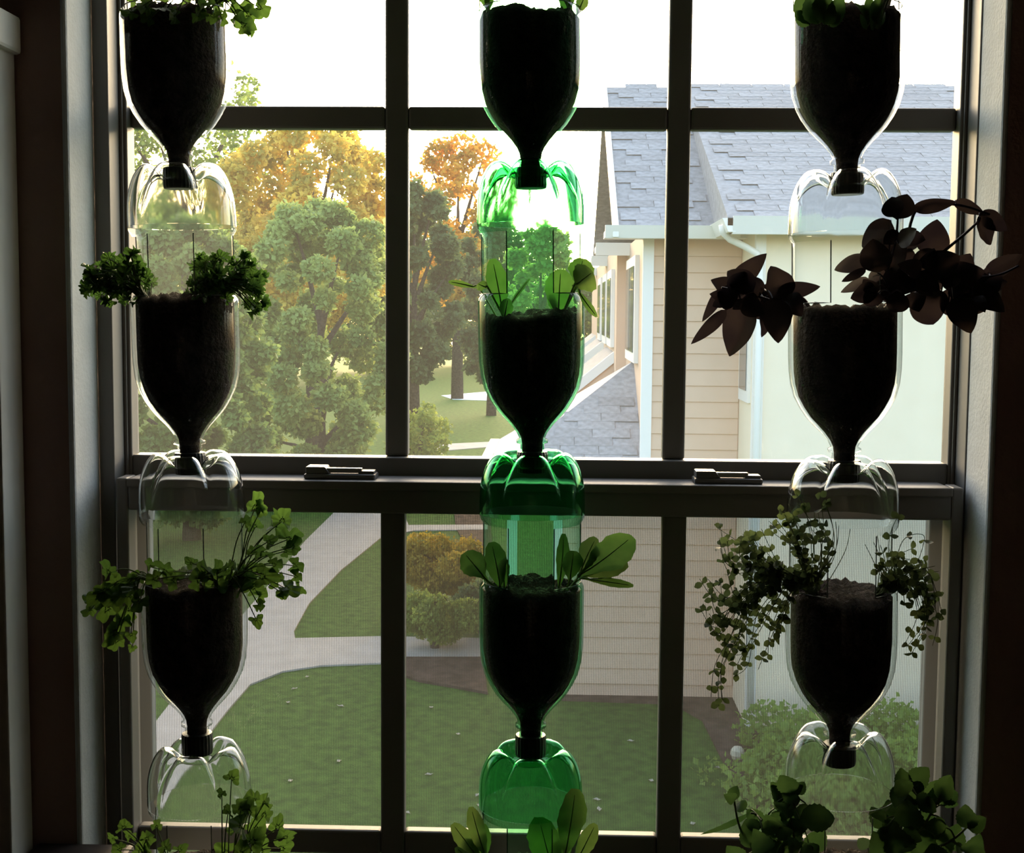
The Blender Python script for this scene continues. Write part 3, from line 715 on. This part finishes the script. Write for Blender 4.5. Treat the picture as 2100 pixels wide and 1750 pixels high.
lettuce('lettuce with a round fan of leaves in front of the house wall', YCf, (1172, 650), [((1166, 646), (1150, 553), 56, 0, .01), ((1172, 648), (1195, 530), 52, 1, 0), ((1178, 648), (1216, 558), 58, 0, -.015), ((1176, 652), (1128, 600), 18, 1, .02), ((1185, 640), (1224, 650), 14, 1, -.01)], 5)
lettuce('lettuce leaning toward the golden shrub', YCf, (1005, 1212), [((1004, 1210), (952, 1134), 50, 1, -.01), ((1008, 1210), (1008, 1112), 44, 1, 0), ((1002, 1212), (962, 1150), 34, 0, .01), ((1012, 1214), (1034, 1140), 26, 1, .01)], 6)
lettuce('lettuce with long leaves spread before the tan siding', YCf, (1180, 1206), [((1172, 1204), (1156, 1095), 26, 1, .01), ((1174, 1206), (1176, 1130), 42, 1, -.01), ((1180, 1204), (1223, 1103), 42, 0, 0), ((1184, 1204), (1297, 1100), 70, 1, -.015), ((1188, 1206), (1288, 1158), 34, 0, .01), ((1186, 1206), (1299, 1202), 17, 1, .0)], 6)
lettuce('lettuce with narrow pointed leaves at the lowest grille bar', YCf, (1005, 1765), [((1004, 1765), (928, 1690), 34, 0, 0), ((1004, 1760), (966, 1655), 34, 0, -.01), ((1010, 1768), (955, 1712), 30, 1, .01), ((1014, 1768), (992, 1690), 30, 1, .01), ((1006, 1770), (935, 1738), 26, 1, -.02)], 7)
lettuce('lettuce with two broad rounded leaves at the lowest grille bar', YCf, (1150, 1770), [((1128, 1770), (1105, 1676), 66, 1, -.02), ((1172, 1768), (1180, 1618), 56, 1, 0), ((1180, 1768), (1222, 1690), 34, 0, -.01), ((1140, 1770), (1158, 1690), 40, 1, .015)], 7)
lettuce('lettuce stalk rising beside the upper grille toward the trees', YCf, (985, 70), [((986, 66), (978, -70), 34, 0, 0), ((990, 66), (1014, -50), 22, 0, -.01)], 4)
lettuce('lettuce stalk rising beside the upper grille toward the house', YCf, (1170, 70), [((1168, 66), (1178, -80), 36, 0, 0), ((1166, 62), (1150, -10), 30, 0, .01), ((1172, 66), (1200, -10), 24, 0, .0)], 4)

# ---- lobed leaves (coriander, parsley)
def lobed_mesh(name, m, nlobe, cup, seed, ruf=.0):
    """unit lobed leaf, stalk at origin, blade along +x, face along +z"""
    rg = random.Random(seed); b = MB(); NA, NR = 36, 4
    b.v.append((0, 0, 0))
    for k in range(1, NR+1):
        for q in range(NA+1):
            a = -2.5+5.0*q/NA; r = (.42+.30*abs(math.sin(a*nlobe*.5+.5*nlobe*math.pi*0+math.pi/2))**.8+.07*math.sin(a*nlobe*2.2+seed))*(1-.20*abs(a)/2.5)*k/NR
            z = cup*(k/NR)**2*math.cos(2*a)+ruf*(k/NR)**1.5*math.sin(a*9+seed)
            b.v.append((r*math.cos(a)+.12*k/NR, r*math.sin(a), z))
    for q in range(NA): b.f.append((0, 1+q, 2+q))
    for k in range(NR-1):
        for q in range(NA):
            i = 1+k*(NA+1)+q; b.f.append((i, i+1, i+NA+2, i+NA+1))
    return b.mesh(name, m, True)
CORI = [lobed_mesh('coriander_leaf', M_cori, 3, .10*s, 3+s, .05) for s in (-1, 1, 2)]
PARS = [lobed_mesh('parsley_leaf', M_pars, 5, .12*s, 8+s, .22) for s in (-1, 1, 2)]
def place_leaf(parent, meshes, p, size, dirv, nrm, name='leaf'):
    x = dirv.normalized(); z = (nrm-x*nrm.dot(x)).normalized(); y = z.cross(x)
    mw = Matrix.Translation(p) @ Matrix((x, y, z)).transposed().to_4x4() @ Matrix.Diagonal((size, size*rp.uniform(.85, 1.1), size, 1))
    return put(name, rp.choice(meshes), mw, parent)
def herb(nm, label, cat, Y, base, spots, meshes, kb, dy=(-.03, .02), sr=.0009, face=.5):
    sg = 1 if loc(kb, W(*base, Y)).x > 0 else -1
    t = empty(nm, root_at(kb, sg), label, cat)
    for x, y, s in spots:
        y_ = Y+rp.uniform(*dy); size = s*PXM*1.05; best = None
        for d in DEPTHS:
            p = W(x, y, y_+d); ring = [p]+[p+Vector((size*.6*math.cos(a), size*.35*math.sin(a*2+1), size*.6*math.sin(a))) for a in (0, .785, 1.57, 2.356, 3.14, 3.927, 4.71, 5.5)]
            c = clashes(kb, ring, [(0, i) for i in range(1, 9)])
            if best is None or c < best[0]: best = (c, p)
            if c == 0: break
        p = best[1]; d = p-gate_at(kb, p, sg); d2 = Vector((d.x, d.y, d.z+.02*rp.random()+.001)).normalized()
        q = p-d2*size*.35
        rt = route(kb, q, sg)
        stem(t, rt, sr, M_stem, 'stem')
        place_leaf(t, meshes, q, size, (d2+Vector((rp.gauss(0, .35), rp.gauss(0, .3), rp.gauss(0, .35)))), facing(face, face))
    return t
def blob_spots(regions, n, s0, s1):
    o = []
    for _ in range(n):
        cx, cy, rx, ry = rp.choice(regions)
        a = rp.uniform(0, 6.283); r = math.sqrt(rp.random()); o.append((cx+rx*r*math.cos(a), cy+ry*r*math.sin(a), rp.uniform(s0, s1)))
    return o
YLf = YL-.025
herb('curly_parsley', 'curly parsley clump overhanging the plaster window return', 'parsley', YLf, (296, 616), blob_spots([(225, 560, 52, 42), (255, 540, 40, 32), (190, 590, 28, 36), (238, 600, 40, 30), (292, 570, 22, 24), (250, 580, 45, 30)], 95, 16, 26), PARS, 1, (-.035, .03))
herb('curly_parsley', 'curly parsley clump in front of the green tree', 'parsley', YLf, (440, 614), blob_spots([(430, 555, 46, 38), (475, 540, 45, 24), (510, 570, 42, 36), (530, 610, 24, 38), (415, 590, 36, 20), (465, 580, 60, 32)], 125, 16, 26), PARS, 1, (-.035, .03))
herb('coriander', 'leggy coriander reaching up over the concrete path', 'coriander', YLf, (470, 1196), [(526, 1028, 44), (538, 1038, 30), (571, 1066, 46), (585, 1060, 34), (503, 1066, 20), (526, 1072, 28), (600, 1098, 40), (608, 1116, 34), (554, 1106, 26), (528, 1128, 30), (554, 1134, 24), (591, 1126, 24),
    (612, 1158, 30), (614, 1180, 28), (568, 1154, 30), (546, 1174, 44), (570, 1192, 32), (598, 1208, 40), (618, 1205, 26), (531, 1206, 42), (540, 1222, 26), (536, 1246, 24), (530, 1276, 26), (494, 1180, 46), (510, 1190, 40), (520, 1165, 34), (480, 1160, 30), (500, 1200, 36), (585, 1216, 26)], CORI, 2)
herb('coriander', 'low coriander leaves lying across the soil rim', 'coriander', YLf-.01, (390, 1200), [(374, 1163, 52), (328, 1166, 38), (420, 1168, 36), (443, 1163, 32), (468, 1160, 30), (350, 1185, 36), (400, 1185, 40), (440, 1186, 42), (470, 1186, 36), (312, 1185, 28), (302, 1160, 22), (390, 1150, 22)], CORI, 2, (-.03, .01), face=.8)
herb('coriander', 'coriander drooping over the plaster return below the meeting rail', 'coriander', YLf, (300, 1198), [(212, 1168, 36), (228, 1196, 40), (258, 1186, 30), (276, 1184, 26), (192, 1226, 44), (224, 1232, 44), (178, 1254, 24), (184, 1236, 30), (210, 1256, 36), (262, 1262, 46), (240, 1282, 40), (230, 1310, 44), (236, 1322, 30), (267, 1308, 22), (271, 1332, 16), (250, 1225, 40), (268, 1210, 36), (280, 1240, 34), (205, 1210, 30), (246, 1206, 30)], CORI, 2)
herb('coriander', 'young coriander sprouts beside the black cabinet', 'coriander', YLf, (320, 1765), [(250, 1690, 28), (228, 1718, 22), (300, 1712, 28), (322, 1690, 20), (285, 1738, 32), (340, 1735, 26), (370, 1738, 26), (262, 1712, 24), (306, 1742, 34), (240, 1740, 24)], CORI, 3)
herb('coriander', 'coriander clump in front of the lowest lawn pane', 'coriander', YLf, (480, 1768), [(475, 1590, 26), (522, 1632, 36), (545, 1640, 30), (512, 1655, 40), (545, 1662, 36), (500, 1682, 42), (480, 1694, 32), (528, 1690, 40), (575, 1690, 34), (592, 1712, 32), (585, 1735, 34), (520, 1716, 44), (460, 1738, 36), (500, 1742, 44), (540, 1735, 36), (455, 1625, 18), (468, 1660, 26), (495, 1650, 30)], CORI, 3)
herb('coriander', 'leafy herb spilling over the rim at the window head', 'coriander', YLf, (390, 60), [(500, 20, 48), (540, 14, 34), (506, 56, 38), (520, 34, 40), (430, 10, 44), (380, 8, 38), (330, 18, 34), (290, 14, 34), (262, 28, 28), (462, 40, 26), (410, 30, 30), (352, 38, 28), (300, 40, 26), (450, -10, 46), (400, -14, 46), (340, -16, 46), (480, -20, 44), (270, 2, 30), (492, 40, 34), (440, 36, 26), (545, -12, 36), (516, 66, 24)], CORI, 0)

# ---- basil
YRf = YR-.03
def fill(n, regs, s0, s1):
    o = []
    for _ in range(n):
        cx, cy, rx, ry = rp.choice(regs); a = rp.uniform(0, 6.28); q = math.sqrt(rp.random()); x = cx+rx*q*math.cos(a); y = cy+ry*q*math.sin(a)
        w = rp.uniform(s0, s1); d = rp.uniform(0, 6.28); o.append(((x, y), (x+w*1.35*math.cos(d), y+w*1.2*math.sin(d)), w))
    return o
def ovate(nm, label, cat, Y, base, leaves, m, ms, extra=(), serr=0, kb=9):
    sg = 1 if loc(kb, W(*base, Y)).x > 0 else -1
    t = empty(nm, root_at(kb, sg), label, cat); nodes = []
    for pts in extra:                                         # main stems: up from the soil, out over the rim
        best = None
        for d in DEPTHS:
            P = [W(x, y, Y+d-.006*i) for i, (x, y) in enumerate(pts)][1:]
            P = [root_at(kb, sg), gate_at(kb, P[0], sg)] + P if side(loc(kb, P[-1])) > 0 or side(loc(kb, P[0])) > 0 else [root_at(kb, sg)]+P
            fine = [P[a].lerp(P[a+1], f/6) for a in range(len(P)-1) for f in range(6)]+[P[-1]]
            c = clashes(kb, fine, [(a, a+1) for a in range(len(fine)-1)], P[0])
            if best is None or c < best[0]: best = (c, P)
            if c == 0: break
        path = stem(t, best[1], .0022, ms, 'stem', .001); nodes += [p for p in path if side(loc(kb, p)) > .002 or loc(kb, p).z > PL[kb][3]+.01]
    for k, (a, b_, w) in enumerate(leaves):
        yy = rp.uniform(-.035, .02); y2 = rp.uniform(-.018, .018); nr = facing(.35, .3); bd = rp.uniform(-.10, .14); fo = rp.uniform(.1, .3); best = None
        for d in DEPTHS:
            p0 = W(*a, Y+yy+d); p1 = W(*b_, Y+yy+d+y2)
            b = leaf_mb(p0, p1, w*PXM*.98, prof_ov, nr, bd, fo, .015, serr, 14, 6, k); c = leaf_clash(kb, b, 14, 6, None)
            if best is None or c < best[0]: best = (c, b, p0)
            if c == 0: break
        c, b, p0 = best; b.build('leaf', m, t, True)
        out = side(loc(kb, p0)) > 0; near = [p for p in nodes if (side(loc(kb, p)) > 0) == out]
        if near:
            s0 = min(near, key=lambda p: (p-p0).length)
            if (s0-p0).length > .002: stem(t, [s0, s0.lerp(p0, .5)+Vector((0, -.001, .003)), p0], .0011, ms, 'leaf_stalk', .0007)
        else: stem(t, route(kb, p0, sg), .0011, ms, 'leaf_stalk', .0007)
    return t
ovate('purple_basil', 'purple basil with long pointed leaves hanging before the tan siding', 'basil', YRf, (1622, 640), [((1530, 612), (1496, 731), 78), ((1498, 592), (1572, 520), 44), ((1604, 618), (1580, 546), 76), ((1590, 602), (1682, 588), 36),
    ((1585, 612), (1596, 704), 62), ((1558, 622), (1562, 692), 46), ((1525, 604), (1458, 574), 52), ((1480, 592), (1440, 660), 24), ((1490, 636), (1417, 706), 28), ((1605, 612), (1645, 650), 52), ((1545, 598), (1492, 556), 50), ((1560, 606), (1520, 566), 46), ((1610, 620), (1560, 590), 56), ((1575, 640), (1620, 600), 60), ((1510, 620), (1470, 600), 44), ((1535, 640), (1545, 600), 40), ((1600, 660), (1612, 610), 44)] + fill(12, [(1580, 615, 50, 40), (1510, 600, 30, 30)], 26, 44),
    M_basil, M_bstem, [[(1640, 650), (1600, 620), (1530, 600), (1480, 590)], [(1636, 650), (1590, 610), (1560, 590)]], kb=9)
ovate('purple_basil', 'large purple basil arching across the window jamb', 'basil', YRf, (1800, 640), [((1838, 450), (1860, 398), 58), ((1836, 446), (1828, 404), 44), ((1826, 452), (1768, 506), 54), ((1842, 474), (1812, 500), 36), ((1855, 486), (1898, 492), 34), ((1906, 524), (1922, 450), 66), ((1872, 428), (1962, 414), 30), ((1955, 416), (2020, 440), 34), ((2008, 438), (2066, 474), 40), ((2004, 452), (2032, 502), 52),
    ((1782, 530), (1711, 554), 36), ((1776, 552), (1726, 578), 18), ((1782, 572), (1724, 600), 24), ((1795, 590), (1744, 612), 48), ((1800, 560), (1790, 490), 62), ((1820, 560), (1850, 480), 60), ((1840, 560), (1870, 510), 56), ((1800, 610), (1830, 540), 74), ((1830, 600), (1850, 545), 64), ((1880, 560), (1910, 510), 56), ((1900, 560), (1968, 524), 62), ((1880, 590), (1940, 560), 60), ((1926, 574), (2020, 556), 62), ((1945, 604), (2066, 578), 62),
    ((1890, 596), (1914, 666), 82), ((1955, 612), (1992, 684), 62), ((1945, 622), (2050, 612), 56), ((2020, 566), (2096, 522), 40), ((1930, 600), (1975, 640), 60), ((1870, 600), (1885, 640), 46), ((1990, 590), (2060, 640), 50), ((1800, 626), (1776, 596), 40), ((1960, 575), (1990, 520), 52), ((1842, 500), (1880, 470), 40), ((1850, 600), (1830, 640), 46)] + fill(26, [(1830, 560, 50, 70), (1900, 580, 60, 40), (1980, 590, 50, 35)], 28, 50),
    M_basil, M_bstem, [[(1800, 650), (1816, 570), (1836, 500), (1842, 440)], [(1806, 650), (1870, 580), (1960, 570), (2040, 566), (2090, 545)], [(1842, 460), (1880, 428), (1960, 420), (2030, 440)], [(1960, 520), (1990, 470), (2010, 445)], [(1830, 640), (1860, 600), (1905, 585)]], kb=9)
# ---- mint and the pale herb at the head
ovate('mint', 'bushy mint with an arching sprig before the mulch bed', 'mint', YRf, (1635, 1775), [((1625, 1625), (1600, 1590), 44), ((1626, 1625), (1650, 1604), 36), ((1600, 1650), (1580, 1610), 40), ((1508, 1640), (1484, 1630), 26), ((1500, 1640), (1512, 1612), 26), ((1640, 1678), (1712, 1680), 56), ((1630, 1690), (1600, 1640), 46), ((1560, 1690), (1532, 1660), 38), ((1540, 1668), (1436, 1712), 15), ((1600, 1720), (1570, 1670), 56), ((1540, 1740), (1530, 1680), 46), ((1620, 1750), (1625, 1690), 60),
    ((1570, 1750), (1545, 1700), 50), ((1660, 1745), (1690, 1700), 50), ((1600, 1765), (1560, 1730), 60), ((1640, 1765), (1680, 1735), 50), ((1520, 1765), (1490, 1735), 44), ((1580, 1690), (1614, 1660), 40), ((1650, 1700), (1640, 1650), 44), ((1530, 1660), (1510, 1650), 30)] + fill(22, [(1590, 1720, 90, 40), (1620, 1650, 35, 40)], 22, 40),
    M_mint, M_stem, [[(1635, 1775), (1625, 1700), (1615, 1610)], [(1625, 1775), (1560, 1680), (1540, 1668)], [(1620, 1775), (1530, 1720), (1505, 1640)]], .05, kb=11)
ovate('mint', 'bushy mint leaning against the window jamb', 'mint', YRf, (1830, 1775), [((1850, 1620), (1848, 1575), 40), ((1870, 1610), (1905, 1575), 46), ((1862, 1630), (1838, 1600), 44), ((1900, 1650), (1925, 1600), 46), ((1925, 1640), (1950, 1590), 44), ((1930, 1640), (1965, 1628), 34), ((1985, 1700), (1980, 1650), 44), ((1985, 1700), (2022, 1678), 38), ((1815, 1700), (1786, 1655), 40), ((1840, 1700), (1822, 1640), 58), ((1870, 1700), (1860, 1640), 62), ((1890, 1710), (1900, 1650), 60), ((1850, 1750), (1830, 1690), 66), ((1890, 1755), (1885, 1690), 64),
    ((1920, 1750), (1940, 1690), 60), ((1950, 1745), (1965, 1690), 50), ((1980, 1750), (2010, 1710), 46), ((1810, 1760), (1790, 1705), 50), ((1870, 1770), (1850, 1730), 60), ((1930, 1770), (1910, 1730), 60), ((1995, 1765), (2015, 1735), 36), ((1780, 1740), (1760, 1720), 30)] + fill(30, [(1880, 1710, 90, 45), (1890, 1640, 50, 45)], 22, 40),
    M_mint, M_stem, [[(1830, 1775), (1850, 1680), (1860, 1610)], [(1840, 1775), (1890, 1700), (1930, 1630)], [(1850, 1775), (1940, 1730), (1990, 1690)]], .05, kb=11)
ovate('young_herb', 'pale herb leaves growing at the window head before the sky', 'herb', YRf, (1690, 60), [((1660, 50), (1636, -10), 50), ((1676, 50), (1664, -20), 60), ((1690, 50), (1696, -20), 56), ((1705, 50), (1728, -14), 46), ((1660, 52), (1630, 22), 30), ((1700, 54), (1722, 24), 26)], M_mint, M_stem, [[(1690, 66), (1680, 20), (1676, -20)]], .04, kb=8)
ovate('young_herb', 'thin herb sprig growing at the window head beside the jamb', 'herb', YRf, (1790, 70), [((1790, 50), (1780, -10), 30), ((1796, 50), (1804, -10), 34), ((1780, 40), (1752, 6), 18), ((1800, 60), (1812, 20), 24), ((1776, 60), (1764, 28), 12), ((1790, 62), (1784, 20), 14)], M_mint, M_stem, [[(1790, 80), (1790, 30), (1786, -20)]], .04, kb=8)
# ---- thyme
tl = [MB() for _ in range(2)]
TH = []
for k, b in enumerate(tl):
    for i in range(5):
        t = i/4; w = .42*max(.06, math.sin(math.pi*min(.98, max(.02, t)))**.7)
        for u in (-1, 0, 1): b.v.append((t, u*w, .12*math.sin(math.pi*t)*(1 if k else -1)+.12*abs(u)*w))
    for i in range(4):
        for j in range(2): b.f.append((i*3+j, i*3+j+1, i*3+j+4, i*3+j+3))
    TH.append(b.mesh('thyme_leaf', M_thyme, True))
def thyme(label, Y, base, sprigs, cap=300, kb=10):
    sg = 1 if loc(kb, W(*base, Y)).x > 0 else -1
    t = empty('thyme', root_at(kb, sg), label, 'thyme'); cnt = 0
    rp.shuffle(sprigs); tot = sum(math.dist(a, b_) for s in sprigs for a, b_ in zip(s, s[1:]))*PXM; step = max(.0050, tot*1.9/cap)
    for s in sprigs:
        yy = rp.uniform(-.04, .02); r0 = root_at(kb, sg, 1); best = None; jx = [(rp.uniform(-3, 3), rp.uniform(-3, 3)) for _ in s]
        for d in DEPTHS:
            P = [W(x+jx[i][0], y+jx[i][1], Y+d+yy*(i/(len(s)-1))) for i, (x, y) in enumerate(s)][1:]
            P = [r0, gate_at(kb, P[0], sg, .012)]+P if side(loc(kb, P[-1])) > 0 or side(loc(kb, P[0])) > 0 else [r0]+P
            fine = [P[a].lerp(P[a+1], f/6) for a in range(len(P)-1) for f in range(6)]+[P[-1]]
            c = clashes(kb, fine, [(a, a+1) for a in range(len(fine)-1)], r0)
            if best is None or c < best[0]: best = (c, P)
            if c == 0: break
        pts = best[1]
        path = stem(t, pts, .0005, M_stem, 'sprig', .0003); acc = 0
        for i in range(2, len(path)):
            acc += (path[i]-path[i-1]).length
            if acc < step or cnt >= cap: continue
            lq = loc(kb, path[i])
            if side(lq) < .002 or (abs(az_of(lq)) < R_(24) and math.hypot(lq.x, lq.y) < .09): continue      # bare inside the bottle and across its front strip
            acc = 0; d = (path[i]-path[i-1]).normalized(); sd_ = d.cross(facing(.6, .6)).normalized()
            for lr in (-1, 1):
                dv = (sd_*lr+d*.5+Vector((rp.gauss(0, .3), rp.gauss(0, .3), rp.gauss(0, .3))))
                place_leaf(t, TH, path[i], rp.uniform(12, 18)*PXM, dv, facing(.6, .6)); cnt += 1
    return t
def vary(s, n, j):
    o = []
    for _ in range(n):
        dx, dy = rp.gauss(0, j), rp.gauss(0, j); bx = rp.uniform(-18, 18); o.append([(x+bx*(1-i/(len(s)-1))+dx*i/(len(s)-1)*1.5, y+dy*i/(len(s)-1)*1.5) for i, (x, y) in enumerate(s)])
    return o
L1 = [[(1650, 1205), (1640, 1120), (1600, 1060)], [(1665, 1205), (1655, 1110), (1625, 1040)], [(1680, 1200), (1690, 1110), (1670, 1050)], [(1690, 1200), (1710, 1140), (1705, 1090)]]
L2 = [[(1640, 1208), (1570, 1150), (1520, 1112)], [(1640, 1210), (1560, 1170), (1500, 1180), (1482, 1130)], [(1635, 1212), (1550, 1200), (1495, 1235), (1464, 1195)], [(1640, 1208), (1580, 1160), (1545, 1085)], [(1635, 1210), (1530, 1170), (1525, 1130)]]
L3 = [[(1630, 1215), (1550, 1225), (1505, 1310), (1475, 1380), (1472, 1445)], [(1630, 1218), (1560, 1280), (1520, 1345)], [(1632, 1220), (1590, 1280), (1585, 1325)], [(1630, 1214), (1530, 1220), (1475, 1305), (1445, 1290)], [(1628, 1216), (1540, 1240), (1525, 1330), (1500, 1340)], [(1630, 1214), (1510, 1240), (1475, 1265), (1462, 1222)]]
thyme('thyme sprigs standing up over the rim toward the meeting rail', YRf, (1660, 1205), sum([vary(s, 7, 16) for s in L1], []))
thyme('thyme sprigs reaching out level before the white downspout', YRf, (1640, 1210), sum([vary(s, 5, 14) for s in L2], []))
thyme('thyme sprigs trailing down past the bottle before the tan siding', YRf, (1630, 1216), sum([vary(s, 4, 13) for s in L3], []))
RR = [[(1800, 1205), (1840, 1150), (1870, 1140)], [(1810, 1205), (1820, 1160), (1815, 1125)], [(1815, 1210), (1880, 1170), (1905, 1210), (1915, 1270)], [(1815, 1210), (1880, 1200), (1900, 1260), (1880, 1310)], [(1810, 1208), (1850, 1180), (1895, 1165)], [(1812, 1210), (1860, 1190), (1880, 1240)], [(1800, 1206), (1800, 1170), (1790, 1150)]]
thyme('thyme bunch spilling over the rim beside the window jamb', YRf, (1810, 1210), sum([vary(s, 7, 12) for s in RR], []) + [[(1815, 1205), (1850, 1110), (1895, 1100), (1885, 1150)], [(1815, 1200), (1822, 1110), (1840, 1062)]])

# ================================================================== FALLEN LEAVES on the lawn
b = MB(); b.v = [(0, 0, 0), (.03, .022, .012), (.06, .016, .004), (.085, 0, .014), (.06, -.016, .004), (.03, -.022, .012)]; b.f = [(0, 1, 2, 3), (0, 3, 4, 5)]
leaf_me = b.mesh('fallen_leaf', mat('dry_leaf', (.50, .46, .36), (.62, .56, .42), .7, 30, trans=.3))
for x, y in ((635, 1388), (597, 1415), (588, 1440), (600, 1600), (420, 1570), (706, 1450), (885, 1450), (935, 1505), (842, 1670), (975, 1635), (980, 1650), (1095, 1690), (1285, 1520), (1230, 1665), (1215, 1640), (960, 1690), (1465, 1575), (1425, 1688), (870, 1590), (1330, 1600), (700, 1560), (520, 1640)):
    p = G(x, y); o = put('fallen_leaf', leaf_me, Matrix.Translation((p.x, p.y, .004)) @ Matrix.Rotation(rp.uniform(0, 6.28), 4, 'Z'))
    tag(o, 'small pale dry leaf lying on the lawn', 'leaf', 'fallen leaves on the lawn')
